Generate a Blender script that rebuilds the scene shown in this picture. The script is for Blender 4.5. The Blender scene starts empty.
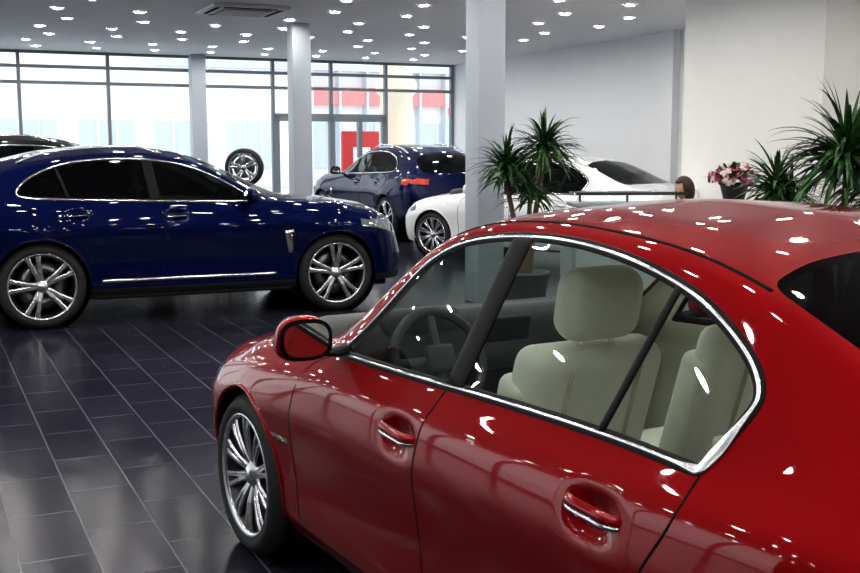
import bpy, bmesh, math, random
import numpy as np
from mathutils import Vector, Matrix
random.seed(7); rng=np.random.RandomState(5)
scene=bpy.context.scene
COL=bpy.context.collection
scene.view_settings.view_transform='Standard'
scene.view_settings.gamma=.90

# ------------------------------------------------------------ materials
def newmat(name):
    m=bpy.data.materials.new(name); m.use_nodes=True
    return m, m.node_tree.nodes, m.node_tree.links
def pmat(name,col,rough=.5,metal=0.,coat=0.,spec=.5,emit=None,es=0.,noise=0.,nscale=20.,coatr=.02,bump=0.,sheen=0.,cior=1.5):
    m,n,l=newmat(name); b=n['Principled BSDF']
    b.inputs['Base Color'].default_value=(*col,1)
    b.inputs['Roughness'].default_value=rough
    b.inputs['Metallic'].default_value=metal
    b.inputs['Coat Weight'].default_value=coat
    b.inputs['Coat IOR'].default_value=cior
    b.inputs['Coat Roughness'].default_value=coatr
    b.inputs['Specular IOR Level'].default_value=spec
    if emit:
        b.inputs['Emission Color'].default_value=(*emit,1); b.inputs['Emission Strength'].default_value=es
    if noise>0 or bump>0:
        tc=n.new('ShaderNodeTexCoord'); nt=n.new('ShaderNodeTexNoise'); nt.inputs['Scale'].default_value=nscale
        l.new(tc.outputs['Object'],nt.inputs['Vector'])
        if noise>0:
            mx=n.new('ShaderNodeMixRGB'); mx.inputs['Color1'].default_value=(*[c*(1-noise) for c in col],1)
            mx.inputs['Color2'].default_value=(*[min(1,c*(1+noise)) for c in col],1)
            l.new(nt.outputs['Fac'],mx.inputs['Fac']); l.new(mx.outputs['Color'],b.inputs['Base Color'])
        if bump>0:
            bp=n.new('ShaderNodeBump'); bp.inputs['Strength'].default_value=bump; bp.inputs['Distance'].default_value=.01
            l.new(nt.outputs['Fac'],bp.inputs['Height']); l.new(bp.outputs['Normal'],b.inputs['Normal'])
    return m
def glassmat(name,tint,f0=.05,fm=.95):
    m,n,l=newmat(name); n.remove(n['Principled BSDF'])
    tr=n.new('ShaderNodeBsdfTransparent'); tr.inputs['Color'].default_value=(*tint,1)
    gl=n.new('ShaderNodeBsdfGlossy'); gl.inputs['Roughness'].default_value=.0
    lw=n.new('ShaderNodeLayerWeight'); lw.inputs['Blend'].default_value=.5
    pw=n.new('ShaderNodeMath'); pw.operation='POWER'; pw.inputs[1].default_value=5
    ma=n.new('ShaderNodeMath'); ma.operation='MULTIPLY_ADD'; ma.inputs[1].default_value=fm-f0; ma.inputs[2].default_value=f0
    mx=n.new('ShaderNodeMixShader')
    l.new(lw.outputs['Facing'],pw.inputs[0]); l.new(pw.outputs[0],ma.inputs[0]); l.new(ma.outputs[0],mx.inputs[0])
    l.new(tr.outputs[0],mx.inputs[1]); l.new(gl.outputs[0],mx.inputs[2])
    l.new(mx.outputs[0],n['Material Output'].inputs['Surface'])
    return m
M={}
M['red']=pmat('red_paint',(.225,.0020,.0035),.38,.35,1.,0.,cior=1.45)
M['blue']=pmat('blue_paint',(.0011,.0045,.048),.38,.3,1.,0.,cior=1.40)
M['white']=pmat('white_paint',(.86,.87,.88),.35,0,1.)
M['dark']=pmat('dark_paint',(.02,.022,.027),.3,.3,1.,0.)
M['glass']=glassmat('car_glass',(.80,.88,.84),.10)
M['glassdark']=glassmat('privacy_glass',(.035,.04,.045),.05)
M['chrome']=pmat('chrome',(.80,.80,.81),.16,1.)
M['black']=pmat('satin_black',(.003,.003,.004),.45,0,0.,.15)
M['rubber']=pmat('tyre_rubber',(.014,.014,.015),.75,bump=.2,nscale=60)
M['trim']=pmat('black_plastic',(.015,.015,.016),.6)
M['alloy']=pmat('alloy_silver',(.66,.67,.70),.25,.9)
M['alloyd']=pmat('alloy_dark',(.05,.05,.055),.35,.8)
M['disc']=pmat('brake_steel',(.22,.22,.23),.35,1.)
M['cream']=pmat('cream_leather',(.90,.87,.79),.5,noise=.05,nscale=30,bump=.06)
M['creamd']=pmat('beige_trim',(.74,.70,.60),.7)
M['stitch']=pmat('stitching',(.60,.55,.46),.8)
M['dash']=pmat('dash_black',(.018,.018,.020),.5)
M['lens']=pmat('headlamp_lens',(.30,.32,.35),.08,.6,1.)
M['tail']=pmat('tail_lens',(.50,.02,.01),.15,0,1.,emit=(1,.10,.03),es=.12)
M['mirror']=pmat('mirror_glass',(.9,.9,.9),.01,1.)
M['gap']=pmat('shadow_gap',(.004,.004,.004),.8,spec=.1)

def link(o,parent=None):
    COL.objects.link(o)
    if parent is not None: o.parent=parent
    return o
def mesh_obj(name,verts,faces,mats,midx=None,smooth=True,parent=None):
    me=bpy.data.meshes.new(name); me.from_pydata([tuple(map(float,v)) for v in verts],[],faces)
    for m in mats: me.materials.append(m)
    if midx is not None: me.polygons.foreach_set('material_index',midx)
    me.polygons.foreach_set('use_smooth',[smooth]*len(me.polygons)); me.update()
    return link(bpy.data.objects.new(name,me),parent)
def bm_obj(name,bm,mats,smooth=False,parent=None):
    me=bpy.data.meshes.new(name); bm.to_mesh(me); bm.free()
    for m in mats: me.materials.append(m)
    me.polygons.foreach_set('use_smooth',[smooth]*len(me.polygons))
    return link(bpy.data.objects.new(name,me),parent)
def empty(name,loc=(0,0,0),rot=0.):
    e=bpy.data.objects.new(name,None); e.location=loc; e.rotation_euler=(0,0,rot); COL.objects.link(e); return e
def box(name,c,s,mat,rot=(0,0,0),bevel=0.,seg=2,parent=None,smooth=False,subs=0):
    bm=bmesh.new(); bmesh.ops.create_cube(bm,size=1); bmesh.ops.scale(bm,vec=s,verts=bm.verts)
    if bevel>0: bmesh.ops.bevel(bm,geom=bm.edges[:],offset=bevel,segments=seg,affect='EDGES',profile=.5)
    o=bm_obj(name,bm,[mat],smooth or bevel>0,parent); o.location=c; o.rotation_euler=rot
    if subs: md=o.modifiers.new('s','SUBSURF'); md.levels=subs; md.render_levels=subs
    return o
def lathe(name,prof,mat,n=48,axis='z',parent=None,loc=(0,0,0),midx=None,mats=None):
    v=[];f=[];mi=[];k=len(prof)
    for i in range(n):
        a=2*math.pi*i/n
        for (r,h) in prof:
            v.append((r*math.cos(a),r*math.sin(a),h) if axis=='z' else (r*math.cos(a),h,r*math.sin(a)))
    for i in range(n):
        for j in range(k-1):
            f.append((i*k+j,((i+1)%n)*k+j,((i+1)%n)*k+j+1,i*k+j+1)); mi.append(midx[j] if midx else 0)
    o=mesh_obj(name,v,f,mats or [mat],mi,True,parent); o.location=loc; return o

# ------------------------------------------------------------ car body builder
def smooth_lin(a,sig):
    if sig<=0: return a
    k=int(3*sig)+1; w=np.exp(-.5*(np.arange(-k,k+1)/sig)**2); w/=w.sum()
    pre=2*a[0]-a[k:0:-1]; post=2*a[-1]-a[-2:-k-2:-1]
    return np.convolve(np.concatenate([pre,a,post]),w,'valid')
def inpoly(px,py,poly):
    ins=np.zeros(px.shape,bool); n=len(poly)
    for i in range(n):
        x1,y1=poly[i];x2,y2=poly[(i+1)%n]
        c=((y1>py)!=(y2>py)); 
        xx=(x2-x1)*(py-y1)/((y2-y1) if y2!=y1 else 1e-9)+x1
        ins^=(c&(px<xx))
    return ins
def nearest(p,poly):
    best=None;bd=1e9
    for i in range(len(poly)):
        a=np.array(poly[i]);b=np.array(poly[(i+1)%len(poly)]);ab=b-a
        t=np.clip(np.dot(p-a,ab)/max(np.dot(ab,ab),1e-12),0,1); q=a+t*ab; d=np.sum((p-q)**2)
        if d<bd: bd=d;best=q
    return best
def chaikin(poly,n=2,closed=True,keep=()):
    for _ in range(n):
        out=[]
        m=len(poly)
        rngi=range(m) if closed else range(m-1)
        if not closed: out.append(poly[0])
        for i in rngi:
            a=np.array(poly[i]);b=np.array(poly[(i+1)%m])
            out.append(tuple(.75*a+.25*b));out.append(tuple(.25*a+.75*b))
        if not closed: out.append(poly[-1])
        poly=out
    return poly
def circle(cx,cz,r,n=72): return [(cx+r*math.cos(2*math.pi*i/n),cz+r*math.sin(2*math.pi*i/n)) for i in range(n)]

class Body:
    def __init__(s,spec,dx):
        s.spec=spec; rows=spec['rows']; xr,xf=spec['xr'],spec['xf']
        fine=np.arange(xr,xf+.005,.01)
        Y=[];Z=[]
        for r in rows:
            r=sorted(r); xx=[q[0] for q in r]
            Y.append(smooth_lin(np.interp(fine,xx,[q[1] for q in r]),spec.get('sx',6)))
            Z.append(smooth_lin(np.interp(fine,xx,[q[2] for q in r]),spec.get('sx',6)))
        re=spec['rer'];rf=spec['ref']
        core=np.arange(xr+re,xf-rf,dx)
        ne=int(re/dx*1.6); nf=int(rf/dx*1.6)
        ends0=xr+re-re*np.sin(np.linspace(math.pi/2,0,ne,endpoint=False))
        ends1=xf-rf+rf*np.sin(np.linspace(0,math.pi/2,nf))
        xs=np.concatenate([ends0,core,ends1]); s.xs=xs
        seg=[max(2,int(q*spec['segscale']*(0.02/dx)+.5)) for q in spec['segs']]
        s.jrow=np.cumsum([0]+seg); ns=s.jrow[-1]+1
        sig=2.1*(0.016/dx)*spec.get('ss',1.)
        P=np.zeros((len(xs),ns,3))
        k=int(3*sig)+1; w=np.exp(-.5*(np.arange(-k,k+1)/sig)**2); w/=w.sum()
        Yx=[np.interp(xs,fine,y) for y in Y];Zx=[np.interp(xs,fine,z) for z in Z]
        for i,x in enumerate(xs):
            ys=[];zs=[]
            for r in range(len(seg)):
                t=np.arange(seg[r])/seg[r]
                ys.append(Yx[r][i]*(1-t)+Yx[r+1][i]*t); zs.append(Zx[r][i]*(1-t)+Zx[r+1][i]*t)
            y=np.append(np.concatenate(ys),0.);z=np.append(np.concatenate(zs),Zx[-1][i])
            y=np.convolve(np.concatenate([2*y[0]-y[k:0:-1],y,-y[-2:-k-2:-1]]),w,'valid')
            z=np.convolve(np.concatenate([2*z[0]-z[k:0:-1],z,z[-2:-k-2:-1]]),w,'valid')
            fl=spec.get('flare',0.)
            if fl:
                for ax_ in (spec['axf'],spec['axr']):
                    y=y+fl*np.exp(-((x-ax_)/.42)**2)*np.exp(-((z-.80)/.17)**2)*(np.arange(ns)<s.jrow[5])
            n=2.6; sh=0
            if x>xf-rf:
                t=(x-(xf-rf))/rf; y=y*max(0,(1-t**n))**(1/n); sh=-spec['shf']*t*t*(np.clip(z-.55,0,9)+.3*np.clip(.4-z,0,9))
            if x<xr+re:
                t=((xr+re)-x)/re; y=y*max(0,(1-t**3.2))**(1/3.2); sh=spec['shr']*t*t*(np.clip(z-.7,0,9)+.5*np.clip(.45-z,0,9))
            P[i,:,0]=x+sh;P[i,:,1]=y;P[i,:,2]=z
        for (hx,hz) in spec.get('handles',[]):
            d=.032*np.exp(-(((P[:,:,0]-hx)/.078)**2)**1.5-(((P[:,:,2]-hz+.002)/.048)**2)**1.5)
            msk=np.zeros(ns);msk[:s.jrow[5]+1]=1
            P[:,:,1]-=d*msk[None,:]
        s.P=P; s.P0=P.copy(); s.ns=ns
    def ys(s,x,z):
        xs=s.xs; i=int(np.clip(np.searchsorted(xs,x)-1,0,len(xs)-2)); t=(x-xs[i])/(xs[i+1]-xs[i])
        col=s.P0[i]*(1-t)+s.P0[i+1]*t; j=s.jrow[6]+3
        return float(np.interp(z,np.maximum.accumulate(col[:j,2]),col[:j,1]))
    def zs(s,x,y):
        xs=s.xs; i=int(np.clip(np.searchsorted(xs,x)-1,0,len(xs)-2)); t=(x-xs[i])/(xs[i+1]-xs[i])
        col=s.P0[i]*(1-t)+s.P0[i+1]*t; j=s.jrow[5]
        c=col[j:][::-1]
        return float(np.interp(y,c[:,1],c[:,2]))
    def side_pts(s,line,off=0.,sgn=1):
        pts=[];nr=[]
        for (x,z) in line:
            y=s.ys(x,z); e=.015
            dyx=(s.ys(x+e,z)-s.ys(x-e,z))/(2*e); dyz=(s.ys(x,z+e)-s.ys(x,z-e))/(2*e)
            n=Vector((-dyx,1,-dyz)).normalized(); p=Vector((x,y,z))+n*off
            if sgn<0: p.y*=-1;n.y*=-1
            pts.append(p);nr.append(n)
        return pts,nr
    def top_pts(s,line,off=0.):
        pts=[];nr=[]
        for (x,y) in line:
            ya=abs(y);z=s.zs(x,ya);e=.015
            dzx=(s.zs(x+e,ya)-s.zs(x-e,ya))/(2*e); dzy=(s.zs(x,ya+e)-s.zs(x,max(ya-e,0)))/(e+min(e,ya)+1e-9)
            if y<0: dzy=-dzy
            n=Vector((-dzx,-dzy,1)).normalized(); pts.append(Vector((x,y,z))+n*off);nr.append(n)
        return pts,nr

def densify(line,step=.02,closed=False):
    out=[];m=len(line)
    for i in range(m if closed else m-1):
        a=np.array(line[i],float);b=np.array(line[(i+1)%m],float);k=max(1,int(np.linalg.norm(b-a)/step))
        for t in range(k): out.append(tuple(a+(b-a)*t/k))
    if not closed: out.append(tuple(line[-1]))
    return out
def relax(pts,nr,closed,it=3):
    for _ in range(it):
        n=len(pts); np_=list(pts); nn=list(nr)
        for i in range(n):
            if not closed and (i==0 or i==n-1): continue
            nn[i]=(nr[i-1]+nr[i]*2+nr[(i+1)%n]).normalized(); np_[i]=(pts[i-1]+pts[i]*10+pts[(i+1)%n])/12
        pts,nr=np_,nn
    return pts,nr
def strip(name,pts,nr,w,h,mat,parent,closed=False,k=6,wf=None):
    v=[];f=[];n=len(pts)
    for i in range(n):
        a=pts[(i-1)%n] if (closed or i>0) else pts[i]; b=pts[(i+1)%n] if (closed or i<n-1) else pts[i]
        t=(b-a); 
        if t.length<1e-9: t=Vector((1,0,0))
        t.normalize(); bn=t.cross(nr[i]).normalized(); ww=w*(wf(i,pts[i]) if wf else 1)
        for q in range(k+1):
            an=math.pi*q/k; v.append(pts[i]+bn*(math.cos(an)*ww/2)+nr[i]*(math.sin(an)*h))
    m=k+1
    for i in range(n if closed else n-1):
        i2=(i+1)%n
        for q in range(k): f.append((i*m+q,i2*m+q,i2*m+q+1,i*m+q+1))
        f.append((i*m+k,i2*m+k,i2*m,i*m))
    if not closed:
        f.append(tuple(range(m)));f.append(tuple((n-1)*m+q for q in range(m))[::-1])
    return mesh_obj(name,v,f,[mat],None,True,parent)

def make_wheel(R,W,rimR,style,parent,loc,sgn,idx,rot0=0.):
    e=bpy.data.objects.new('wheel_%d'%idx,None); link(e,parent); e.location=loc; e.rotation_euler=(0,0,0 if sgn>0 else math.pi)
    h=W/2
    tp=[(rimR-.005,-h+.01),(rimR+.02,-h-.004),((R+rimR)/2,-h-.008),(R-.03,-h+.006),(R-.008,-h+.03),(R,-h+.06),(R,-.004),(R-.008,-.004),(R-.008,.004),(R,.004),(R,h-.06),(R-.008,h-.03),(R-.03,h-.006),((R+rimR)/2,h+.008),(rimR+.02,h+.004),(rimR-.005,h-.01)]
    lathe('tyre',tp,M['rubber'],64,'y',e)
    am=M['alloy']
    lathe('rim_barrel',[(rimR+.004,-h+.01),(rimR-.02,-h+.02),(rimR-.035,-.02),(rimR-.03,h-.05),(rimR-.012,h-.015),(rimR+.002,h+.002),(rimR+.008,h-.004)],am,64,'y',e,midx=[0,0,0,0,1,1],mats=[M['alloyd'],am])
    lathe('brake_disc',[(0,.0),(rimR*.35,.0),(rimR*.36,.012),(rimR*.74,.012),(rimR*.74,-.012),(0,-.012)],M['disc'],40,'y',e)
    lathe('hub',[(0,h-.012),(.03,h-.014),(.045,h-.03),(.075,h-.045),(.08,h-.09),(0,h-.09)],am,32,'y',e)
    n,pair=style
    bm=bmesh.new()
    for k in range(n):
        base=rot0+2*math.pi*k/n
        for sd in (-1,1):
            a0=base+sd*pair*.45; a1=base+sd*pair
            p0=np.array([.05*math.cos(a0),.05*math.sin(a0)]);p1=np.array([(rimR-.008)*math.cos(a1),(rimR-.008)*math.sin(a1)])
            d=(p1-p0);d/=np.linalg.norm(d);nn=np.array([-d[1],d[0]])
            secs=[(0,.030,h-.035),(.35,.024,h-.018),(.75,.022,h-.010),(1,.030,h-.012)]
            if n>6: secs=[(t,w_*.55,y_) for t,w_,y_ in secs]
            vs=[]
            for t,w_,y_ in secs:
                c=p0+(p1-p0)*t
                ring=[]
                for (u,dd) in ((-1,.05),(-.9,.008),(-.45,0),(.45,0),(.9,.008),(1,.05)):
                    q=c+nn*u*w_; ring.append(bm.verts.new((q[0],y_-dd,q[1])))
                vs.append(ring)
            for i in range(3):
                for j in range(5):
                    fc=bm.faces.new((vs[i][j],vs[i+1][j],vs[i+1][j+1],vs[i][j+1]))
                    fc.material_index=0 if j in(1,2,3) else 1
    bmesh.ops.recalc_face_normals(bm,faces=bm.faces[:])
    bm_obj('spokes',bm,[am,M['alloyd']],False,e)

def build_car(name,spec,paint,loc,rot,dx,interior=True,glass='glass',scale=1.0,hero=False):
    E=empty(name,loc,rot); E.scale=(scale,)*3
    B=Body(spec,dx); P=B.P; nx,ns=P.shape[0],P.shape[1]; jr=B.jrow
    fc=(P[:-1,:-1]+P[1:,:-1]+P[:-1,1:]+P[1:,1:])/4
    J=np.arange(ns-1)[None,:]+np.zeros((nx-1,1),int)
    mi=np.zeros((nx-1,ns-1),int)
    def snap(mask,poly,ax,jlo,jhi):
        pm=np.zeros((nx+1,ns+1),int)-1; pm[1:nx,1:ns]=mask
        for i in range(nx):
            for j in range(max(jlo,0),min(jhi,ns-1)+1):
                q=[pm[i,j],pm[i+1,j],pm[i,j+1],pm[i+1,j+1]]
                if 1 in q and 0 in q:
                    p=P[i,j]; t=nearest(p[[0,ax]],poly)
                    Ti=B.P0[min(i+1,nx-1),j]-B.P0[max(i-1,0),j];Tj=B.P0[i,min(j+1,ns-1)]-B.P0[i,max(j-1,0)]
                    A=np.array([[Ti[0],Tj[0]],[Ti[ax],Tj[ax]]]); 
                    if abs(np.linalg.det(A))<1e-8: continue
                    ab=np.linalg.solve(A,t-p[[0,ax]]); dv=ab[0]*Ti+ab[1]*Tj
                    if np.linalg.norm(dv)<dx*2.5:
                        P[i,j]=p+dv
                        if j==ns-1:P[i,j,1]=0
    for ax_ in (spec['axf'],spec['axr']):
        poly=circle(ax_,spec['R']+.005,spec['arch']); m=inpoly(fc[:,:,0],fc[:,:,2],poly)&(J<jr[5])
        mi[m]=-1; snap(m.astype(int),poly,2,0,jr[5])
    dlo=chaikin(spec['dlo'],2)
    m=inpoly(fc[:,:,0],fc[:,:,2],dlo)&(J>=jr[4]-2)&(J<jr[6]+6); mi[m]=1; snap(m.astype(int),dlo,2,jr[4]-3,jr[6]+8)
    for key in ('wind','rearg'):
        half=spec[key]; poly=[(x,y) for x,y in half]+[(x,-y) for x,y in half[::-1]]
        poly=chaikin(poly,2)
        m=inpoly(fc[:,:,0],fc[:,:,1],poly)&(J>=jr[5])&(mi==0); mi[m]=2 if key=='wind' else 3; snap(m.astype(int),poly,1,jr[5],ns-1)
    for key,idx in (('head',4),('tail',5)):
        x0,x1,y0,z0,z1=spec[key]
        m=(fc[:,:,0]>x0)&(fc[:,:,0]<x1)&(fc[:,:,1]>y0)&(fc[:,:,2]>z0)&(fc[:,:,2]<z1)&(mi==0)
        if idx==4: m&=(fc[:,:,2]>z0+(2.15-fc[:,:,0])*.22)
        mi[m]=idx
    x0,y1,z0,z1=spec['grille']; m=(fc[:,:,0]>x0)&(fc[:,:,1]<y1)&(fc[:,:,2]>z0)&(fc[:,:,2]<z1)&(mi==0); mi[m]=6
    m=(fc[:,:,2]<spec['clad'])&(mi==0); mi[m]=6
    faces=[];fm=[]
    PP=P.reshape(-1,3); N=len(PP)
    allv=np.concatenate([PP,PP*np.array([1,-1,1])])
    for i in range(nx-1):
        for j in range(ns-1):
            if mi[i,j]<0: continue
            a,b,c,d=i*ns+j,(i+1)*ns+j,(i+1)*ns+j+1,i*ns+j+1
            faces.append((a,d,c,b));fm.append(mi[i,j]);faces.append((a+N,b+N,c+N,d+N));fm.append(mi[i,j])
    mats=[paint,M[glass],M['glass'],M['glassdark'],M['lens'],M['tail'],M['trim']]
    ob=mesh_obj('body_shell',allv,faces,mats,fm,True,E)
    bm=bmesh.new();bm.from_mesh(ob.data);bmesh.ops.remove_doubles(bm,verts=bm.verts,dist=.0004)
    bmesh.ops.dissolve_degenerate(bm,edges=bm.edges,dist=.0003)
    loose=[v for v in bm.verts if not v.link_faces]; bmesh.ops.delete(bm,geom=loose,context='VERTS')
    bm.to_mesh(ob.data);bm.free()
    gi=np.gradient(B.P0,axis=0);gj=np.gradient(B.P0,axis=1); Tn=np.cross(gj,gi); ln=np.linalg.norm(Tn,axis=2,keepdims=True)+1e-12; Tn=Tn/ln
    if Tn[nx//2,ns//2,1]<0: Tn=-Tn
    Q=P-Tn*.022; Q=Q.reshape(-1,3); allq=np.concatenate([Q,Q*np.array([1,-1,1])]); lf=[]
    for i in range(0,nx-1):
        for j in range(ns-1):
            c=fc[i,j]
            if mi[i,j]==0 and spec['lin'][0]<c[0]<spec['lin'][1] and c[2]>.32:
                a,b,cc,d=i*ns+j,(i+1)*ns+j,(i+1)*ns+j+1,i*ns+j+1
                lf.append((a,d,cc,b));lf.append((a+N,b+N,cc+N,d+N))
    lo=mesh_obj('cabin_lining',allq,lf,[M['creamd']],None,True,E)
    bm=bmesh.new();bm.from_mesh(lo.data);bmesh.ops.delete(bm,geom=[v for v in bm.verts if not v.link_faces],context='VERTS');bm.to_mesh(lo.data);bm.free()
    cwf=spec.get('cwf')
    for sg in (1,-1):
        tag='l' if sg>0 else 'r'
        line=densify(dlo,.02,True)
        p,n=B.side_pts(line,.0,sg); p,n=relax(p,n,True,4); strip('window_seal_'+tag,p,n,spec['sealw'],.003,M['black'],E,True)
        p,n=B.side_pts(line,.002,sg); p,n=relax(p,n,True,5); strip('window_chrome_'+tag,p,n,spec['chw'],.005,M['chrome'],E,True,wf=(lambda i,q:cwf(q)) if cwf else None)
        for q,(l,w) in enumerate(spec['pillars']):
            p,n=B.side_pts(densify(l,.03),.001,sg); strip('pillar_%s_%d'%(tag,q),p,n,w,.005,M['black'],E)
        for q,l in enumerate(spec['gaps']):
            p,n=B.side_pts(densify(chaikin(l,2,False),.02),.0004,sg); strip('door_gap_%s_%d'%(tag,q),p,n,.008,.0006,M['gap'],E)
        for q,(l,w,h_,mk) in enumerate(spec.get('sidetrim',[])):
            p,n=B.side_pts(densify(l,.03),.001,sg); strip('side_trim_%s_%d'%(tag,q),p,n,w,h_,M[mk],E)
        for q,(hx,hz) in enumerate(spec['handles']):
            T=np.linspace(-1,1,17); ps=[]
            for t in T: ps.append(Vector((hx+t*.102,sg*(B.ys(hx+.15,hz)+.010-.026*t**6),hz+.012+.006*t)))
            n=[Vector((0,sg,0.25)).normalized()]*17
            strip('door_handle_%s_%d'%(tag,q),ps,n,.034,.016,paint,E)
            strip('handle_chrome_%s_%d'%(tag,q),[a+Vector((0,sg*.004,-.013)) for a in ps],[Vector((0,sg,-.5)).normalized()]*17,.016,.012,M['chrome'],E)
        for q,ax_ in enumerate((spec['axf'],spec['axr'])):
            r=spec['arch']; a0=math.asin(np.clip((spec['archz']-spec['R'])/r,-1,1))
            line=[(ax_+r*math.cos(t),spec['R']+.005+r*math.sin(t)) for t in np.linspace(a0,math.pi-a0,50)]
            p,n=B.side_pts(line,-.004,sg); strip('arch_lip_%s_%d'%(tag,q),p,n,.022,.012,paint,E)
            dpt=(spec['hw']-.58)*sg
            lathe('wheel_well_%s_%d'%(tag,q),[(0,0),(r*.99,0),(r+.006,.02*sg),(r+.006,dpt)],M['gap'],48,'y',E,loc=(ax_,.52*sg,spec['R']+.005))
            make_wheel(spec['R'],.245,spec['rim'],spec['wstyle'],E,(ax_,sg*(spec['hw']-.145),spec['R']),sg,q+(0 if sg>0 else 2)+1,spec.get('wrot',.3)+q)
        mx,my,mz=spec['mirror']
        bm=bmesh.new();bmesh.ops.create_uvsphere(bm,u_segments=32,v_segments=20,radius=1)
        for v in bm.verts:
            x,y,z=v.co; 
            x=math.copysign(abs(x)**.8,x);y=math.copysign(abs(y)**.75,y);z=math.copysign(abs(z)**.75,z)
            if x<0: x*=.35
            v.co=(x*.095,y*.098*(1-.12*z),z*.078)
        mo=bm_obj('mirror_housing_'+tag,bm,[paint],True,E);mo.location=(mx,sg*my,mz);mo.rotation_euler=(0,0,sg*-.12)
        for nm_,a_,b_,off_,mt_ in (('mirror_bezel_',.093,.071,-.0350,'black'),('mirror_glass_',.080,.058,-.0400,'mirror')):
            bm=bmesh.new();bmesh.ops.create_circle(bm,cap_ends=True,segments=40,radius=1)
            for v in bm.verts:
                x,y,z=v.co; v.co=(0,math.copysign(abs(x)**.7,x)*a_,math.copysign(abs(y)**.7,y)*b_)
            g=bm_obj(nm_+tag,bm,[M[mt_]],False,mo);g.location=(off_,0,0)
            if mt_=='mirror': g.rotation_euler=(0,0,sg*.05)
        yb=B.ys(mx-.02,spec['dlo'][0][1]+.0)
        pts=[Vector((mx+.02,sg*(yb-.02),mz-.07)),Vector((mx+.02,sg*(yb+.05),mz-.07)),Vector((mx+.01,sg*(my-.02),mz-.055))]
        strip('mirror_arm_'+tag,pts,[Vector((0,0,1))]*3,.09,.03,M['black'],E)
        for q,l in enumerate(spec['topgaps']):
            l=[(x,y*sg) for x,y in l]
            p,n=B.top_pts(densify(chaikin(l,2,False),.03),.0006); strip('roof_seam_%s_%d'%(tag,q),p,n,.011 if q==0 else .007,.0012,M['gap'],E)
        if spec.get('rails'):
            l=[(x,y*sg) for x,y in spec['rails']]
            p,n=B.top_pts(densify(l,.05),0.)
            m_=len(p); p=[a+Vector((0,0,.045*min(1,6*min(i,m_-1-i)/m_))) for i,a in enumerate(p)]
            strip('roof_rail_'+tag,p,n,.035,.022,M['alloy'],E)
    hw=spec['hw']
    box('underbody',(0,0,.27),(spec['xf']-spec['xr']-.5,1.0,.14),M['trim'],parent=E,bevel=.03)
    box('floor_pan',(0,0,.30),(spec['axf']-spec['axr']-2*spec['arch']-.02,2*hw-.22,.12),M['trim'],parent=E,bevel=.03)
    if interior:
        io=spec['io']; zb=spec['zb']
        def seat(nm,x,y,w,rest=True):
            s=empty(nm,(x,y,zb));s.parent=E
            box('cushion',(.02,0,.16),(.50,w,.16),M['cream'],(0,-.12,0),.05,4,s)
            box('backrest',(-.31,0,.47),(.15,w*.98,.64),M['cream'],(0,-.30,0),.06,5,s)
            box('bolster_l',(-.27,w*.43,.44),(.14,.09,.50),M['cream'],(0,-.30,0),.04,4,s)
            box('bolster_r',(-.27,-w*.43,.44),(.14,.09,.50),M['cream'],(0,-.30,0),.04,4,s)
            if rest:
                box('headrest',(-.425,0,.90),(.14,.285,.225),M['cream'],(0,-.2,0),.068,8,s)
                for q in(-.06,.06): box('headrest_post',(-.41,q,.77),(.012,.012,.12),M['chrome'],(0,-.2,0),parent=s)
                if hero:
                    for q in (-.13,.13): box('seam',(-.325,q,.47),(.154,.003,.54),M['stitch'],(0,-.30,0),parent=s)
        seat('driver_seat',io,.37,.52);seat('passenger_seat',io,-.37,.52)
        s=empty('rear_bench',(io-.86,0,zb));s.parent=E
        box('cushion',(0,0,.17),(.5,1.25,.17),M['cream'],(0,-.1,0),.05,4,s)
        box('backrest',(-.30,0,.46),(.15,1.22,.58),M['cream'],(0,-.38,0),.06,5,s)
        for q in (-.4,.4): box('headrest',(-.46,q,.80),(.10,.25,.14),M['cream'],(0,-.3,0),.045,5,s)
        box('dashboard',(io+.84,0,zb+.58),(.46,1.36,.26),M['dash'],(0,.12,0),.08,5,E)
        box('instrument_binnacle',(io+.66,.38,zb+.70),(.16,.34,.10),M['dash'],(0,.12,0),.04,4,E)
        box('centre_screen',(io+.62,0,zb+.62),(.03,.24,.15),M['black'],(0,-.2,0),.01,2,E)
        box('centre_console',(io+.25,0,zb+.2),(.9,.2,.3),M['dash'],(0,0,0),.04,3,E)
        box('gear_lever',(io+.30,0,zb+.42),(.05,.05,.12),M['dash'],(0,0,0),.02,3,E)
        sw=empty('steering_wheel',(io+.47,.39,zb+.58));sw.parent=E;sw.rotation_euler=(0,-1.15,0)
        bpy.ops.mesh.primitive_torus_add(major_radius=.185,minor_radius=.019,major_segments=40,minor_segments=10);t=bpy.context.object;t.name='rim';t.data.materials.append(M['dash']);t.parent=sw
        for a in(0,1): box('spoke',(0,0,0),(.34,.035,.02) if a else (.03,.34,.02),M['dash'],parent=sw,bevel=.008)
        box('airbag_hub',(0,0,.01),(.11,.12,.05),M['dash'],parent=sw,bevel=.02,seg=3)
        box('column',(0,0,-.15),(.05,.05,.3),M['dash'],parent=sw)
        box('rear_shelf',(io-1.38,0,spec['shelf']),(.5,1.2,.03),M['creamd'],parent=E,bevel=.01)
        if hero:
            for q in range(7):
                x0=1.10-q*.021; l=[(x0,.575+(.0 if q%2 else .006)),(x0-.004,.600)]
                p,n=B.side_pts(densify(l,.01),.001,1); strip('wing_badge_stroke_%d'%q,p,n,.006,.003,M['chrome'],E)
                p,n=B.side_pts(densify([(x0,.586),(x0-.014,.587)],.006),.001,1); strip('wing_badge_bar_%d'%q,p,n,.004,.003,M['chrome'],E)
    return E,B

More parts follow.
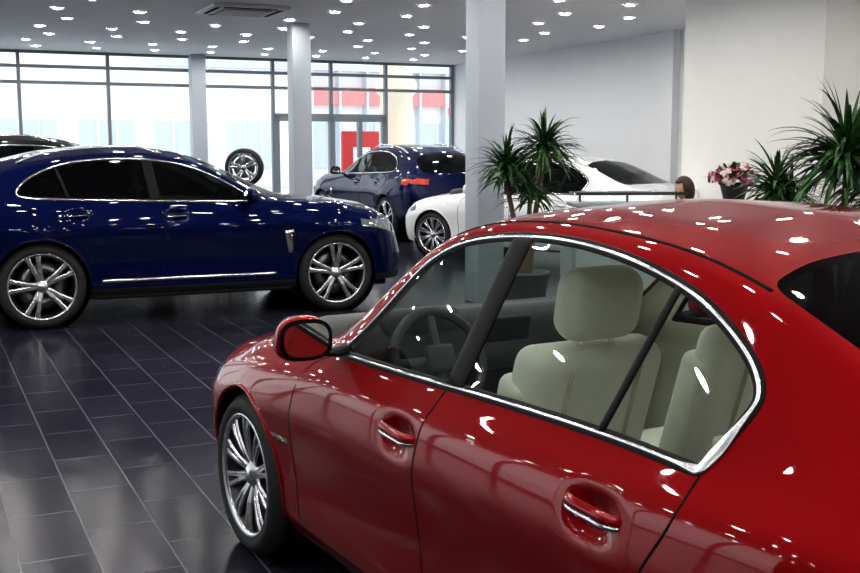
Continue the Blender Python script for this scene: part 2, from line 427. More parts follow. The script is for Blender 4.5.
# ---- sedan spec
S={}
S['xr'],S['xf']=-2.50,2.28; S['rer'],S['ref']=.42,.55; S['shf'],S['shr']=.45,.25
S['segs']=[4,6,8,7,6,17,8,16];S['segscale']=1.0;S['ss']=.75
S['rows']=[
 [(-2.5,.74,.30),(-1.8,.80,.24),(-1.1,.81,.20),(1.1,.81,.20),(1.8,.80,.22),(2.28,.74,.24)],
 [(-2.5,.78,.40),(-1.8,.86,.32),(-1.1,.865,.28),(0,.865,.28),(1.1,.865,.28),(1.8,.85,.30),(2.28,.78,.32)],
 [(-2.5,.80,.55),(-1.8,.885,.50),(-1.4,.90,.50),(-.9,.868,.46),(0,.862,.46),(.9,.868,.46),(1.4,.895,.48),(1.8,.88,.48),(2.28,.80,.45)],
 [(-2.5,.81,.78),(-1.9,.89,.76),(-1.4,.915,.77),(-.7,.903,.75),(0,.900,.73),(.7,.898,.71),(1.4,.905,.68),(1.8,.89,.64),(2.28,.80,.56)],
 [(-2.5,.78,.93),(-1.9,.86,.94),(-1.4,.888,.93),(-.7,.872,.89),(0,.872,.87),(.7,.870,.86),(1.4,.865,.81),(1.8,.84,.75),(2.28,.76,.64)],
 [(-2.5,.71,1.03),(-1.9,.77,1.05),(-1.4,.80,1.03),(-1.1,.805,1.01),(-.7,.805,.985),(0,.81,.97),(.7,.805,.94),(1.1,.79,.915),(1.5,.76,.88),(1.8,.73,.83),(2.05,.70,.76),(2.28,.66,.68)],
 [(-2.5,.64,1.055),(-1.9,.70,1.085),(-1.75,.69,1.10),(-1.5,.67,1.19),(-1.3,.645,1.285),(-1.1,.625,1.365),(-.9,.61,1.415),(-.7,.60,1.445),(-.4,.597,1.465),(-.2,.598,1.468),(0,.602,1.46),(.2,.615,1.425),(.35,.63,1.36),(.5,.65,1.26),(.7,.685,1.105),(.85,.715,.99),(1.0,.72,.955),(1.5,.66,.91),(1.8,.62,.86),(2.05,.58,.79),(2.28,.54,.70)],
 [(-2.5,.40,1.075),(-1.9,.42,1.11),(-1.75,.42,1.125),(-1.5,.42,1.225),(-1.2,.42,1.36),(-1.0,.42,1.43),(-.7,.42,1.485),(-.3,.42,1.508),(0,.42,1.49),(.15,.42,1.46),(.35,.42,1.375),(.6,.42,1.245),(.8,.42,1.13),(1.0,.42,1.02),(1.08,.42,.985),(1.5,.40,.94),(1.8,.38,.89),(2.05,.36,.82),(2.28,.33,.715)],
 [(-2.5,0,1.08),(-1.9,0,1.12),(-1.75,0,1.14),(-1.5,0,1.245),(-1.2,0,1.38),(-1.0,0,1.45),(-.7,0,1.507),(-.3,0,1.53),(0,0,1.512),(.15,0,1.478),(.35,0,1.39),(.6,0,1.26),(.8,0,1.15),(1.0,0,1.045),(1.1,0,.995),(1.5,0,.95),(1.8,0,.905),(2.05,0,.83),(2.28,0,.72)]]
S['axf'],S['axr'],S['R'],S['arch'],S['archz'],S['rim'],S['hw']=1.425,-1.425,.34,.372,.26,.25,.91
S['dlo']=[(.71,.963),(.66,1.0),(.56,1.09),(.44,1.21),(.33,1.305),(.20,1.37),(.03,1.41),(-.21,1.43),(-.42,1.427),(-.60,1.407),(-.76,1.378),(-.9,1.34),(-1.01,1.292),(-1.10,1.24),(-1.148,1.20),(-1.170,1.165),(-1.166,1.135),(-1.135,1.075),(-1.105,1.018),(-1.094,1.000),(-1.075,.998),(-1.04,.998),(-.86,1.002),(-.47,.998),(-.16,.990),(.085,.981),(.4,.97),(.66,.963)]
S['wind']=[(1.13,0),(1.10,.3),(1.0,.56),(.90,.67),(.75,.655),(.5,.62),(.3,.585),(.2,.56),(.14,.3),(.11,0)]
S['rearg']=[(-1.00,0),(-1.01,.3),(-1.04,.52),(-1.07,.59),(-1.2,.605),(-1.4,.615),(-1.62,.63),(-1.70,.58),(-1.75,.3),(-1.77,0)]
S['head']=(1.75,2.4,.45,.60,.76);S['tail']=(-2.6,-2.12,.50,.80,.93);S['grille']=(2.05,.42,.36,.66);S['clad']=.235
S['pillars']=[([(-.165,1.43),(-.085,.985)],.095),([(-.835,1.36),(-.745,1.0)],.028)]
S['gaps']=[[(-.05,.975),(.0,.85),(.01,.6),(.0,.27)],[(-1.10,.99),(-1.09,.9),(-1.02,.78),(-.95,.66),(-.93,.45),(-.92,.27)],[(.72,.955),(.88,.90),(.93,.75),(.93,.5),(.91,.27)]]
S['handles']=[(.126,.805),(-.822,.835)]
S['mirror']=(.65,.955,1.035)
S['topgaps']=[[(.22,.605),(0,.575),(-.4,.565),(-.8,.575),(-1.08,.60)],[(.98,.73),(1.4,.69),(1.8,.64),(2.1,.55)]]
S['lin']=(-1.75,1.05);S['io']=.22;S['zb']=.32;S['shelf']=.99
S['wstyle']=(10,.10);S['sealw']=.032;S['chw']=.0115
S['cwf']=lambda q: 1+2.4*math.exp(-(((q.x+1.115)/.06)**2+((q.z-1.04)/.075)**2))
# ---- suv spec
U={}
U['xr'],U['xf']=-2.46,2.38; U['rer'],U['ref']=.40,.55; U['shf'],U['shr']=.35,.22
U['segs']=[4,8,9,7,6,16,8,16];U['segscale']=1.0;U['ss']=.7;U['flare']=.022
U['rows']=[
 [(-2.46,.78,.42),(-1.9,.84,.34),(-1.1,.85,.27),(1.1,.85,.27),(1.9,.84,.30),(2.38,.78,.30)],
 [(-2.46,.82,.50),(-1.9,.92,.42),(-1.1,.92,.35),(1.1,.92,.35),(1.9,.90,.40),(2.38,.82,.42)],
 [(-2.46,.84,.68),(-1.9,.94,.66),(-1.44,.955,.64),(-.9,.910,.60),(0,.895,.58),(.9,.910,.60),(1.44,.95,.64),(1.9,.93,.62),(2.38,.84,.58)],
 [(-2.46,.85,.90),(-1.9,.95,.93),(-1.44,.975,.94),(-.7,.950,.90),(0,.945,.88),(.7,.955,.90),(1.44,.970,.92),(1.9,.94,.86),(2.38,.82,.74)],
 [(-2.46,.83,1.05),(-1.9,.92,1.12),(-1.44,.93,1.13),(-.7,.91,1.07),(0,.905,1.05),(.7,.92,1.06),(1.44,.92,1.06),(1.9,.88,.97),(2.38,.78,.82)],
 [(-2.46,.79,1.13),(-1.9,.85,1.22),(-1.44,.87,1.205),(-.7,.87,1.175),(0,.87,1.155),(.6,.87,1.145),(1.1,.865,1.14),(1.5,.85,1.12),(1.9,.80,1.03),(2.15,.76,.945),(2.38,.70,.85)],
 [(-2.46,.75,1.15),(-2.3,.73,1.21),(-2.1,.70,1.31),(-1.9,.67,1.40),(-1.6,.64,1.505),(-1.2,.62,1.585),(-.8,.62,1.62),(-.4,.63,1.615),(-.1,.645,1.575),(.1,.66,1.515),(.3,.69,1.425),(.5,.715,1.31),(.7,.755,1.205),(.85,.775,1.175),(1.1,.75,1.165),(1.5,.70,1.14),(1.9,.64,1.07),(2.15,.6,.975),(2.38,.56,.87)],
 [(-2.46,.42,1.19),(-2.3,.42,1.27),(-2.1,.42,1.39),(-1.95,.42,1.47),(-1.75,.42,1.55),(-1.4,.42,1.635),(-.9,.42,1.69),(-.4,.42,1.685),(-.1,.42,1.645),(.15,.42,1.575),(.45,.42,1.44),(.75,.42,1.295),(.95,.42,1.21),(1.1,.42,1.185),(1.5,.42,1.165),(1.9,.40,1.10),(2.15,.38,1.0),(2.38,.36,.88)],
 [(-2.46,0,1.20),(-2.3,0,1.28),(-2.1,0,1.41),(-1.95,0,1.49),(-1.75,0,1.57),(-1.4,0,1.655),(-.9,0,1.708),(-.4,0,1.703),(-.1,0,1.66),(.15,0,1.59),(.45,0,1.455),(.75,0,1.31),(1.0,0,1.215),(1.13,0,1.19),(1.5,0,1.17),(1.9,0,1.11),(2.15,0,1.01),(2.38,0,.89)]]
U['axf'],U['axr'],U['R'],U['arch'],U['archz'],U['rim'],U['hw']=1.4425,-1.4425,.40,.437,.36,.305,.965
U['dlo']=[(.66,1.15),(.54,1.225),(.37,1.33),(.18,1.43),(-.06,1.52),(-.35,1.57),(-.75,1.582),(-1.08,1.555),(-1.32,1.495),(-1.50,1.41),(-1.60,1.33),(-1.64,1.255),(-1.58,1.222),(-1.4,1.21),(-.7,1.185),(0,1.165)]
U['wind']=[(1.10,0),(1.07,.3),(.97,.58),(.88,.70),(.66,.69),(.36,.63),(.11,.59),(-.02,.56),(-.07,.3),(-.09,0)]
U['rearg']=[(-1.80,0),(-1.82,.3),(-1.86,.53),(-2.0,.60),(-2.22,.64),(-2.31,.55),(-2.33,.3),(-2.34,0)]
U['head']=(1.72,2.5,.55,.79,.95);U['tail']=(-2.6,-2.02,.56,1.02,1.11);U['grille']=(2.1,.42,.42,.80);U['clad']=.36
U['pillars']=[([(-.42,1.575),(-.37,1.17)],.10),([(-1.27,1.52),(-1.17,1.20)],.03)]
U['gaps']=[[(-.33,1.16),(-.31,.95),(-.31,.7),(-.33,.40)],[(-1.56,1.21),(-1.47,1.0),(-1.15,.86),(-1.0,.7),(-.97,.42)],[(.70,1.13),(.79,1.02),(.81,.8),(.79,.40)]]
U['sidetrim']=[([(.80,.425),(-.90,.425)],.035,.012,'chrome'),([(.98,.63),(.93,.86)],.10,.012,'chrome'),([(.995,.65),(.96,.84)],.06,.02,'black'),([(.98,.66),(.945,.83)],.012,.03,'chrome')]
U['handles']=[(-.18,1.03),(-1.11,1.055)]
U['mirror']=(.50,1.05,1.215)
U['topgaps']=[[(-.1,.60),(-.5,.585),(-1.2,.58),(-1.75,.59)],[(1.0,.78),(1.5,.73),(1.9,.66),(2.2,.55)]]
U['rails']=[(-.25,.56),(-.6,.56),(-1.2,.56),(-1.6,.56)]
U['lin']=(-2.1,1.05);U['io']=.05;U['zb']=.50;U['shelf']=1.1
U['wstyle']=(5,.17);U['sealw']=.04;U['chw']=.018

hr=math.radians
build_car('red_sedan',S,M['red'],(.72,3.624,0),hr(90+30.5),.016,hero=True)
build_car('blue_suv',U,M['blue'],(-2.66,11.55,0),hr(24.3),.026,glass='glassdark')
build_car('blue_suv',U,M['blue'],(-.66,21.7,0),hr(90+28),.035,glass='glassdark',scale=1.03)
build_car('white_sedan',S,M['white'],(1.75,16.70,0),hr(90+50),.03,glass='glassdark',scale=1.04)
build_car('dark_suv',U,M['dark'],(-5.1,15.6,0),hr(24),.035,glass='glassdark',scale=1.09)

# ------------------------------------------------------------ room
RA=hr(25)
def W(a,b,z=0): return Vector((a*math.cos(RA)-b*math.sin(RA),a*math.sin(RA)+b*math.cos(RA),z))
def rbox(name,a0,a1,b0,b1,z0,z1,mat,bevel=0,parent=None):
    return box(name,W((a0+a1)/2,(b0+b1)/2,(z0+z1)/2),(a1-a0,b1-b0,z1-z0),mat,(0,0,RA),bevel,2,parent)
CZ=3.75
m,n,l=newmat('floor_tile'); b=n['Principled BSDF']
tc=n.new('ShaderNodeTexCoord');mp=n.new('ShaderNodeMapping');mp.inputs['Rotation'].default_value=(0,0,-math.pi/2)
br=n.new('ShaderNodeTexBrick');br.inputs['Scale'].default_value=1.0
br.inputs['Brick Width'].default_value=.60;br.inputs['Row Height'].default_value=.30;br.inputs['Mortar Size'].default_value=.0045;br.inputs['Mortar Smooth'].default_value=.2
br.inputs['Color1'].default_value=(.014,.014,.024,1);br.inputs['Color2'].default_value=(.022,.021,.034,1);br.inputs['Mortar'].default_value=(.10,.10,.13,1)
l.new(tc.outputs['Object'],mp.inputs['Vector']);l.new(mp.outputs[0],br.inputs['Vector']);l.new(br.outputs['Color'],b.inputs['Base Color'])
nz=n.new('ShaderNodeTexNoise');nz.inputs['Scale'].default_value=2.5;nz.inputs['Detail'].default_value=4;l.new(mp.outputs[0],nz.inputs['Vector'])
mr=n.new('ShaderNodeMapRange');mr.inputs['To Min'].default_value=.14;mr.inputs['To Max'].default_value=.22;l.new(nz.outputs['Fac'],mr.inputs['Value']);l.new(mr.outputs[0],b.inputs['Roughness'])
b.inputs['Specular IOR Level'].default_value=.10; b.inputs['Specular Tint'].default_value=(.80,.82,1,1)
bp=n.new('ShaderNodeBump');bp.inputs['Strength'].default_value=.3;bp.inputs['Distance'].default_value=.002;bp.invert=True
l.new(br.outputs['Fac'],bp.inputs['Height']);l.new(bp.outputs[0],b.inputs['Normal'])
M['floor']=m
M['wall']=pmat('white_wall',(.84,.85,.87),.8,noise=.02,nscale=3)
M['wallw']=pmat('cream_wall',(.92,.91,.88),.8,noise=.02,nscale=3)
M['wallf']=pmat('charcoal_wall',(.045,.042,.040),.8,noise=.03,nscale=3)
M['ceil']=pmat('ceiling_paint',(.88,.89,.91),.85,noise=.02,nscale=2)
M['colm']=pmat('column_paint',(.50,.54,.60),.6,noise=.03,nscale=4)
M['frame']=pmat('window_frame_grey',(.22,.25,.29),.5)
M['win']=glassmat('window_glass',(.97,.99,.99),.03)
A0,A1,B0,B1=-10,12.4,-7,25.2
rbox('floor',A0,A1,B0,B1,-.1,0,M['floor'])
rbox('ceiling',A0,A1,B0,B1,CZ,CZ+.2,M['ceil'])
rbox('wall_right',A1,A1+.2,B0,B1,0,CZ,M['wall'])
rbox('wall_pier',9.7,A1,9.9,12.5,0,CZ,M['wallw'])
rbox('trim_pilaster',A1-.15,A1,16.1,16.45,0,CZ,M['wall'])
rbox('wall_front',A0,A1,B0-.2,B0,0,CZ,M['wallf'])
rbox('wall_left',A0-.2,A0,B0,9.0,0,CZ,M['wallf'])
for i,(a,bb) in enumerate([(5.65,10.7),(5.96,18.0),(5.85,24.9),(-1.6,18.0),(-1.6,24.9)]):
    rbox('column',a-.16,a+.16,bb-.16,bb+.16,0,CZ,M['colm'],.01)
e=empty('window_1')
for a in [A0+.03,-7.15,-5.3,-3.45,-1.6,.25,2.1,3.95,5.8,7.69,9.13,10.55,12.35]:
    rbox('mullion',a-.035,a+.035,B1-.05,B1+.07,0,CZ,M['frame'],parent=e)
for z,t in ((.05,.1),(3.08,.07),(3.42,.07),(CZ-.03,.06)):
    rbox('transom',A0,A1,B1-.04,B1+.06,z-t/2,z+t/2,M['frame'],parent=e)
rbox('pane',A0,A1,B1,B1+.01,.1,CZ,M['win'],parent=e)
e=empty('door_1')
for a in (7.75,9.13,10.5): rbox('jamb',a-.07,a+.07,B1-.08,B1+.05,0,2.45,M['frame'],parent=e)
for z in (2.4,.12): rbox('rail',7.7,10.55,B1-.08,B1+.05,z-.09,z+.09,M['frame'],parent=e)
rbox('leaf_stile',8.4,8.5,B1-.08,B1+.05,0,2.4,M['frame'],parent=e); rbox('leaf_stile',9.8,9.9,B1-.08,B1+.05,0,2.4,M['frame'],parent=e)
for a in (8.35,8.56,9.75,9.96): rbox('pull_handle',a-.015,a+.015,B1-.16,B1-.12,.85,1.45,M['chrome'],parent=e)
e=empty('window_2')
for k in range(9):
    bb=9.0+k*2.02; rbox('mullion',A0-.06,A0+.06,bb-.035,bb+.035,0,CZ,M['frame'],parent=e)
for z in (.05,3.08,CZ-.03): rbox('transom',A0-.05,A0+.05,9,B1,z-.04,z+.04,M['frame'],parent=e)
rbox('pane',A0,A0+.01,9,B1,.1,CZ,M['win'],parent=e)
# exterior
M['pave']=pmat('pavement',(.75,.76,.78),.9,noise=.08,nscale=1)
M['bld']=pmat('pale_facade',(.90,.92,.94),.8,noise=.03,nscale=.5)
M['bwin']=pmat('building_window',(.60,.66,.71),.3)
M['redf']=pmat('red_fascia',(.78,.28,.28),.6)
M['redg']=pmat('red_sign_paint',(.55,.02,.02),.6)
M['creamc']=pmat('cream_stone',(.80,.72,.58),.8,noise=.1,nscale=2)
rbox('ground',-60,60,B1+.2,90,-.12,-.02,M['pave']); rbox('ground',-60,A0-.1,-30,B1+.2,-.12,-.02,M['pave'])
e=empty('building')
rbox('wall',2,40,46,52,0,9,M['bld'],parent=e)
for k in range(12):
    rbox('window_band',3+k*3,5.2+k*3,45.9,46.1,.8,2.8,M['bwin'],parent=e)
    for q in (.73,1.47): rbox('window_mullion',3+q+k*3-.04,3+q+k*3+.04,45.8,46.1,.8,2.8,M['bld'],parent=e)
    rbox('upper_window',3.3+k*3,4.9+k*3,45.9,46.1,5.8,7.2,M['bwin'],parent=e)
rbox('fascia',15.6,22.0,45.6,46.1,3.55,4.3,M['redf'],parent=e)
rbox('fascia_cap',9,40,45.5,46.1,5.0,5.25,M['bwin'],parent=e)
for k in range(6): rbox('fascia_post',15.6+k*1.28,15.7+k*1.28,45.5,46.1,0,5.0,M['bwin'],parent=e)
rbox('entrance',22.2,25.4,45.8,46.1,0,3.2,M['bwin'],parent=e); rbox('entrance_band',22.2,25.4,45.7,46.1,3.2,3.5,M['redf'],parent=e)
o=lathe('stone_column',[(.62,0),(.62,.3),(.48,.4),(.48,3.2),(.60,3.3),(.60,3.6),(.48,3.7),(.48,5),(.6,5.2)],M['creamc'],32); o.location=W(12.9,30,0)
e=empty('sign_totem')
rbox('surround',10.85,11.95,29,29.2,0,2.15,M['redg'],.03,parent=e)
rbox('white_panel',11.15,11.65,28.96,29.0,.3,1.7,M['bld'],parent=e)

# downlights
M['bulb']=pmat('downlight_glow',(1,1,1),.5,emit=(1,.97,.92),es=190)
M['bezel']=pmat('downlight_bezel',(.75,.75,.76),.3,.3)
v=[];f=[];mi=[]
for ia in range(-8,11):
    for ib in range(-4,20):
        a=ia*1.2-.35+(.0 if ib%2 else .3); bb=ib*1.3+.6
        if not(A0+.3<a<A1-1.2 and B0+.3<bb<B1-.5): continue
        if 8.9<a and 9.2<bb<13.2: continue
        if a<-2 and ib%2: continue
        c=W(a,bb,CZ-.012)
        if abs(c.x+2.8)<1.0 and abs(c.y-16.8)<1.0: continue
        s0=len(v); K=20
        for r,dz in ((.068,0),(.074,-.006),(.096,-.004),(.101,.010)):
            for k in range(K): t=2*math.pi*k/K; v.append((c.x+r*math.cos(t),c.y+r*math.sin(t),c.z+dz))
        f.append(tuple(range(s0,s0+K)));mi.append(0)
        for q in range(3):
            for k in range(K): f.append((s0+q*K+k,s0+q*K+(k+1)%K,s0+(q+1)*K+(k+1)%K,s0+(q+1)*K+k));mi.append(1)
mesh_obj('recessed_downlights',v,f,[M['bulb'],M['bezel']],mi,False)
e=empty('air_conditioner_cassette',(-2.8,16.8,CZ-.03),RA)
M['vent']=pmat('vent_white',(.7,.7,.7),.5)
box('panel',(0,0,0),(1.15,1.15,.05),M['vent'],bevel=.015,parent=e)
box('grille',(0,0,-.03),(.7,.7,.02),M['frame'],parent=e)
for k in range(8): box('louvre',(0,-.31+k*.09,-.045),(.68,.03,.012),M['vent'],parent=e)
for s_ in((.47,0,.06,.8),(-.47,0,.06,.8),(0,.47,.8,.06),(0,-.47,.8,.06)): box('slot',(s_[0],s_[1],-.026),(s_[2],s_[3],.01),M['gap'],parent=e)

e=empty('display_wheel',(-3.36,20,0),0)
make_wheel(.345,.245,.26,(5,.17),e,(0,0,1.33),-1,1,.2)
lathe('stand_post',[(0,0),(.28,0),(.28,.02),(.04,.05),(.03,.2),(.03,.92),(.10,.96),(.10,1.0),(0,1.0)],M['chrome'],32,'z',e)

# ------------------------------------------------------------ plants
M['leaf']=pmat('leaf_green',(.04,.12,.025),.45,noise=.5,nscale=9)
M['leaf2']=pmat('leaf_dark',(.015,.05,.016),.4,noise=.4,nscale=9)
M['bark']=pmat('bark',(.16,.10,.06),.9,noise=.3,nscale=30,bump=.5)
M['pot']=pmat('pot_grey',(.10,.10,.11),.5)
M['soil']=pmat('soil',(.03,.02,.015),.95)
def dracaena(name,loc,heads,pot=(.24,.42),wide=.019):
    e=empty(name,loc)
    r,h=pot
    lathe('pot',[(0,0),(r*.75,0),(r,h),(r*1.06,h),(r*1.06,h+.03),(r*.95,h+.03),(r*.93,h-.04),(0,h-.04)],M['pot'],40,'z',e)
    lathe('soil',[(0,h-.02),(r*.94,h-.02)],M['soil'],40,'z',e)
    for q,(hx,hy,hz,ln,cnt) in enumerate(heads):
        pts=[Vector((hx*.2,hy*.2,h-.05)),Vector((hx*.45,hy*.45,h+(hz-h)*.4)),Vector((hx*.85,hy*.85,h+(hz-h)*.75)),Vector((hx,hy,hz))]
        v=[];f=[];K=10
        for i,p in enumerate(pts):
            rr=.032-.004*i
            for k in range(K): t=2*math.pi*k/K; v.append((p.x+rr*math.cos(t),p.y+rr*math.sin(t),p.z))
        for i in range(3):
            for k in range(K): f.append((i*K+k,i*K+(k+1)%K,(i+1)*K+(k+1)%K,(i+1)*K+k))
        mesh_obj('stem_%d'%q,v,f,[M['bark']],None,True,e)
        v=[];f=[];mi=[]
        for c in range(cnt):
            az=rng.uniform(0,2*math.pi); el=math.asin(rng.uniform(-.35,1)); L=ln*rng.uniform(.75,1.1); 
            d=Vector((math.cos(az)*math.cos(el),math.sin(az)*math.cos(el),math.sin(el))); p=Vector((hx,hy,hz+rng.uniform(-.12,.06)))
            wd=wide*rng.uniform(.8,1.2); nseg=9; s0=len(v); droop=rng.uniform(1.0,2.6)
            for i in range(nseg+1):
                t=i/nseg; sd=d.cross(Vector((0,0,1))); 
                if sd.length<.05: sd=Vector((1,0,0))
                sd.normalize(); up=sd.cross(d).normalized(); ww=wd*(min(1,.5+t*3))*(1-t**2.5)
                v+= [p-sd*ww+up*ww*.35,p,p+sd*ww+up*ww*.35]
                p=p+d*(L/nseg); d=(d+Vector((0,0,-1))*(droop/nseg*(.4+t))*.8).normalized()
            for i in range(nseg):
                a=s0+i*3
                f+=[(a,a+1,a+4,a+3),(a+1,a+2,a+5,a+4)]; k=rng.randint(0,2); mi+=[k,k]
        mesh_obj('leaves_%d'%q,v,f,[M['leaf'],M['leaf2']],mi,True,e)
    return e
dracaena('dracaena_plant',(.96,11.0,0),[(-.20,.05,1.48,.42,130),(.17,-.03,1.68,.46,160),(.05,.1,1.25,.42,100)],wide=.021)
dracaena('dracaena_plant',(3.20,8.5,0),[(.0,.0,1.60,.62,210),(.30,.1,1.48,.58,130),(.3,-.15,1.25,.5,120)],wide=.025)
dracaena('dracaena_plant',(3.04,9.5,0),[(-.05,.0,1.34,.42,140),(.1,.1,1.2,.42,80)],wide=.023)

# ------------------------------------------------------------ reception counter, flowers
M['desk']=pmat('desk_white',(.55,.56,.57),.4); M['deskglass']=glassmat('desk_glass',(.55,.75,.70),.08)
e=empty('reception_counter',(2.60,11.05,0),hr(4))
box('front_panel',(0,0,.55),(2.3,.05,1.10),M['desk'],parent=e,bevel=.01)
box('counter_top',(0,.15,1.12),(2.36,.42,.04),M['desk'],parent=e,bevel=.01)
box('work_top',(0,.43,.74),(2.3,.48,.03),M['desk'],parent=e,bevel=.008)
box('side_l',(-1.15,.36,.37),(.04,.62,.74),M['desk'],parent=e); box('side_r',(1.15,.36,.37),(.04,.62,.74),M['desk'],parent=e)
box('glass_shelf',(-.62,.05,1.24),(1.10,.40,.015),M['deskglass'],parent=e,bevel=.003)
box('glass_shelf_rail',(-.62,-.16,1.235),(1.12,.02,.03),M['chrome'],parent=e)
for q in(-1.1,-.62,-.12): box('shelf_post',(q,.05,1.185),(.02,.02,.11),M['chrome'],parent=e)
M['pink']=pmat('petal_pink',(.70,.12,.25),.6); M['wht']=pmat('petal_white',(.85,.68,.66),.6)
M['potb']=pmat('pot_black',(.012,.012,.013),.35)
e=empty('flower_pot_arrangement',(3.10,11.24,1.142)); e.scale=(1.42,1.42,1.35)
lathe('pot',[(0,0),(.07,0),(.10,.12),(.115,.13),(.11,.14),(.09,.12),(0,.11)],M['potb'],32,'z',e)
v=[];f=[];mi=[]
for c in range(190):
    az=rng.uniform(0,6.28);el=math.asin(rng.uniform(-.1,1));R=.15*rng.uniform(.7,1.1)
    d=Vector((math.cos(az)*math.cos(el)*1.15,math.sin(az)*math.cos(el)*1.15,math.sin(el)*.75)); c0=Vector((0,0,.15))+d*R
    typ=rng.choice([0,1,2,2,2])
    if typ==2:
        sd=d.cross(Vector((0,0,1)));sd=sd.normalized() if sd.length>.05 else Vector((1,0,0)); s0=len(v)
        v+=[c0-sd*.02-d*.05,c0+sd*.02-d*.05,c0+sd*.012+d*.04,c0-sd*.012+d*.04];f.append((s0,s0+1,s0+2,s0+3));mi.append(2)
    else:
        dn=d.normalized();sd=dn.cross(Vector((.3,.2,1))).normalized();up=sd.cross(dn)
        for ring,(rr,n_) in enumerate(((.026,6),(.016,5))):
            for k in range(n_):
                t=2*math.pi*k/n_+ring*.5; q=sd*math.cos(t)+up*math.sin(t); w=sd*-math.sin(t)+up*math.cos(t); s0=len(v)
                v+=[c0+dn*.01*ring,c0+q*rr*.7-w*.012+dn*.012,c0+q*rr*1.1+dn*.006,c0+q*rr*.7+w*.012+dn*.012]; f.append((s0,s0+1,s0+2,s0+3));mi.append(typ)
mesh_obj('flowers',v,f,[M['pink'],M['wht'],M['leaf2']],mi,False,e)

# ------------------------------------------------------------ seated woman
M['skin']=pmat('skin',(.55,.30,.20),.5); M['hair']=pmat('hair_brown',(.030,.011,.007),.5,noise=.4,nscale=60); M['cloth']=pmat('dark_blazer',(.03,.03,.035),.8); M['trous']=pmat('trousers',(.02,.02,.03),.8)
PLOC=(2.86,12.15,0); PROT=hr(185)
PE=empty('seated_woman',PLOC,PROT); PE.scale=(1.03,)*3
def skin_chain(nm,verts,edges,rad,mat,root=0):
    me=bpy.data.meshes.new(nm);me.from_pydata(verts,edges,[]);me.materials.append(mat);o=link(bpy.data.objects.new(nm,me),PE)
    o.modifiers.new('sk','SKIN'); 
    for i,r in enumerate(rad):
        me.skin_vertices[0].data[i].radius=(r,r) if not isinstance(r,tuple) else r
    me.skin_vertices[0].data[root].use_root=True
    s=o.modifiers.new('ss','SUBSURF');s.levels=2;s.render_levels=2
    o.modifiers['sk'].use_smooth_shade=True
    return o
skin_chain('torso_arms',[(0,0,.55),(.0,0,.70),(.02,0,.86),(.03,0,.98),(.03,0,1.05),(.03,.15,1.00),(.10,.21,.80),(.30,.16,.78),(.03,-.15,1.00),(.10,-.21,.80),(.30,-.16,.78)],
 [(0,1),(1,2),(2,3),(3,4),(3,5),(5,6),(6,7),(3,8),(8,9),(9,10)],[.14,.115,.13,.12,.055,.06,.045,.03,.06,.045,.03],M['cloth'])
skin_chain('legs',[(0,0,.53),(.05,.09,.53),(.42,.11,.53),(.44,.11,.28),(.42,.11,.07),(.56,.11,.04),(.05,-.09,.53),(.42,-.11,.53),(.44,-.11,.28),(.42,-.11,.07),(.56,-.11,.04)],
 [(0,1),(1,2),(2,3),(3,4),(4,5),(0,6),(6,7),(7,8),(8,9),(9,10)],[.13,.09,.06,.05,.04,.03,.09,.06,.05,.04,.03],M['trous'])
for sg,tg in((1,'l'),(-1,'r')):
    v=[(.28,.16*sg,.785),(.36,.15*sg,.79)];ed=[(0,1)];rd=[.024,.028]
    for k,(oy,L) in enumerate(((-.03,.065),(-.01,.075),(.01,.07),(.03,.055))):
        s0=len(v);v+=[(.385,.15*sg+oy,.79),(.385+L*.6,.15*sg+oy*1.2,.787),(.385+L,.15*sg+oy*1.25,.772)];ed+=[(1,s0),(s0,s0+1),(s0+1,s0+2)];rd+=[.010,.009,.007]
    s0=len(v);v+=[(.34,.15*sg-.035*sg,.79),(.37,.15*sg-.055*sg,.785)];ed+=[(0,s0),(s0,s0+1)];rd+=[.011,.008]
    skin_chain('hand_'+tg,v,ed,rd,M['skin'])
skin_chain('neck',[(.03,0,1.02),(.04,0,1.08),(.05,0,1.14)],[(0,1),(1,2)],[.055,.045,.05],M['skin'])
HD=empty('head',(.065,0,1.195));HD.parent=PE;HD.rotation_euler=(0,.22,.1)
bm=bmesh.new();bmesh.ops.create_uvsphere(bm,u_segments=40,v_segments=30,radius=1)
for vv in bm.verts:
    x,y,z=vv.co; sx=.093;sy=.074;sz=.115
    if z<0: sy*=1-.28*(-z)**1.3; sx*=1-.10*(-z)
    nx_=x*sx;ny=y*sy;nz=z*sz
    if x>.5: nx_+=.022*math.exp(-((y/.16)**2)-(((z+.12)/.16)**2)); nx_-=.008*math.exp(-(((abs(y)-.38)/.16)**2)-(((z-.05)/.12)**2)); nx_+=.006*math.exp(-((y/.3)**2)-(((z+.48)/.08)**2))
    vv.co=(nx_,ny,nz)
bm_obj('face',bm,[M['skin']],True,HD)
for sg in(1,-1):
    bm=bmesh.new();bmesh.ops.create_uvsphere(bm,u_segments=12,v_segments=8,radius=.011);o=bm_obj('eye',bm,[M['wht']],True,HD);o.location=(.076,.029*sg,.004)
    bm=bmesh.new();bmesh.ops.create_uvsphere(bm,u_segments=12,v_segments=8,radius=.006);o=bm_obj('iris',bm,[M['gap']],True,HD);o.location=(.083,.029*sg,.004)
    box('ear',(0,.073*sg,0),(.03,.012,.055),M['skin'],(0,0,0),.005,3,HD)
box('lips',(.089,0,-.052),(.012,.042,.014),M['pink'],bevel=.005,seg=3,parent=HD)
bm=bmesh.new();bmesh.ops.create_uvsphere(bm,u_segments=48,v_segments=36,radius=1)
dl=[vv for vv in bm.verts if (vv.co.x>.40 and vv.co.z<.52) or vv.co.z<-.97]
bmesh.ops.delete(bm,geom=dl,context='VERTS')
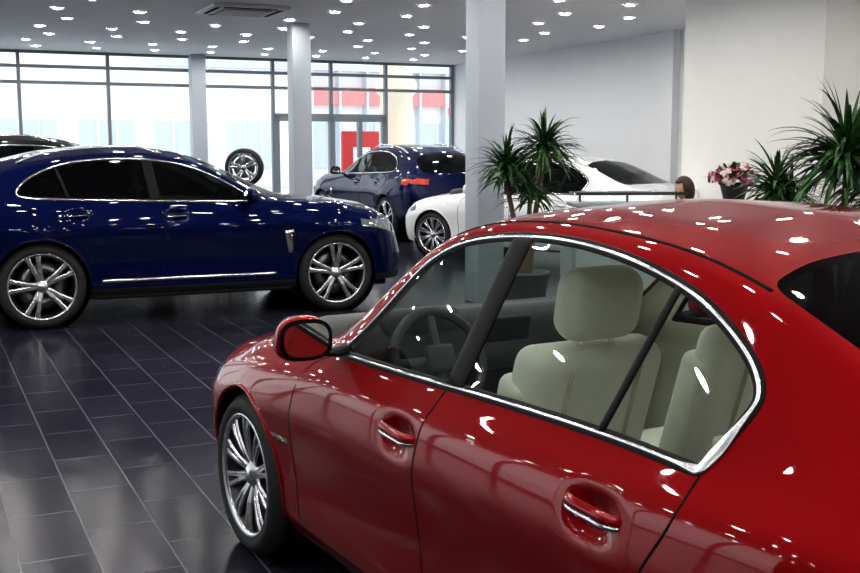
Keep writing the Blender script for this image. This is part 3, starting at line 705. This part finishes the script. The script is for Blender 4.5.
for vv in bm.verts:
    x,y,z=vv.co; zz=z*.134+.008; k=1.0
    if z<0: zz=z*.17+.008; k=1+.04*(-z)
    vv.co=(x*.112*k-.010,y*.092*k*(1+.014*math.sin(22*math.atan2(y,x))),zz)
o=bm_obj('hair',bm,[M['hair']],True,HD); sd=o.modifiers.new('t','SOLIDIFY'); sd.thickness=.008
e=empty('office_chair',PLOC,PROT)
box('seat',(.08,0,.36),(.44,.44,.06),M['trim'],bevel=.025,seg=3,parent=e); box('back',(-.27,0,.70),(.04,.42,.45),M['trim'],(0,-.1,0),.015,3,e)
box('back_bracket',(-.22,0,.42),(.03,.08,.22),M['trim'],(0,-.1,0),parent=e)
lathe('gas_stem',[(.03,.08),(.03,.34)],M['chrome'],16,'z',e,loc=(.08,0,0))
for k in range(5):
    a=2*math.pi*k/5; box('foot_%d'%k,(.08+.14*math.cos(a),.14*math.sin(a),.07),(.28,.04,.03),M['trim'],(0,0,a),parent=e); 
    lathe('castor_%d'%k,[(0,-.012),(.028,-.012),(.028,.012),(0,.012)],M['trim'],16,'y',e,loc=(.08+.26*math.cos(a),.26*math.sin(a),.028))

# ------------------------------------------------------------ light & world
w=bpy.data.worlds.new('world');scene.world=w;w.use_nodes=True;bg=w.node_tree.nodes['Background']
bg.inputs[0].default_value=(.93,.97,1,1);bg.inputs[1].default_value=2.1
def portal(nm,loc,rot,sx,sy):
    ld=bpy.data.lights.new(nm,'AREA');ld.shape='RECTANGLE';ld.size=sx;ld.size_y=sy;ld.cycles.is_portal=True
    o=bpy.data.objects.new(nm,ld);o.location=loc;o.rotation_euler=rot;COL.objects.link(o)
portal('window_portal',W((A0+A1)/2,B1-.2,CZ/2),(hr(-90),0,RA),A1-A0,CZ)
portal('window_portal',W(A0+.2,(9+B1)/2,CZ/2),(hr(90),0,RA-hr(90)),B1-9,CZ)
cam=bpy.data.cameras.new('camera'); co=bpy.data.objects.new('camera',cam); COL.objects.link(co)
co.location=(0,0,1.68); co.rotation_euler=(math.pi/2-hr(7.18),0,0); cam.lens=46; cam.clip_start=.05
scene.camera=co
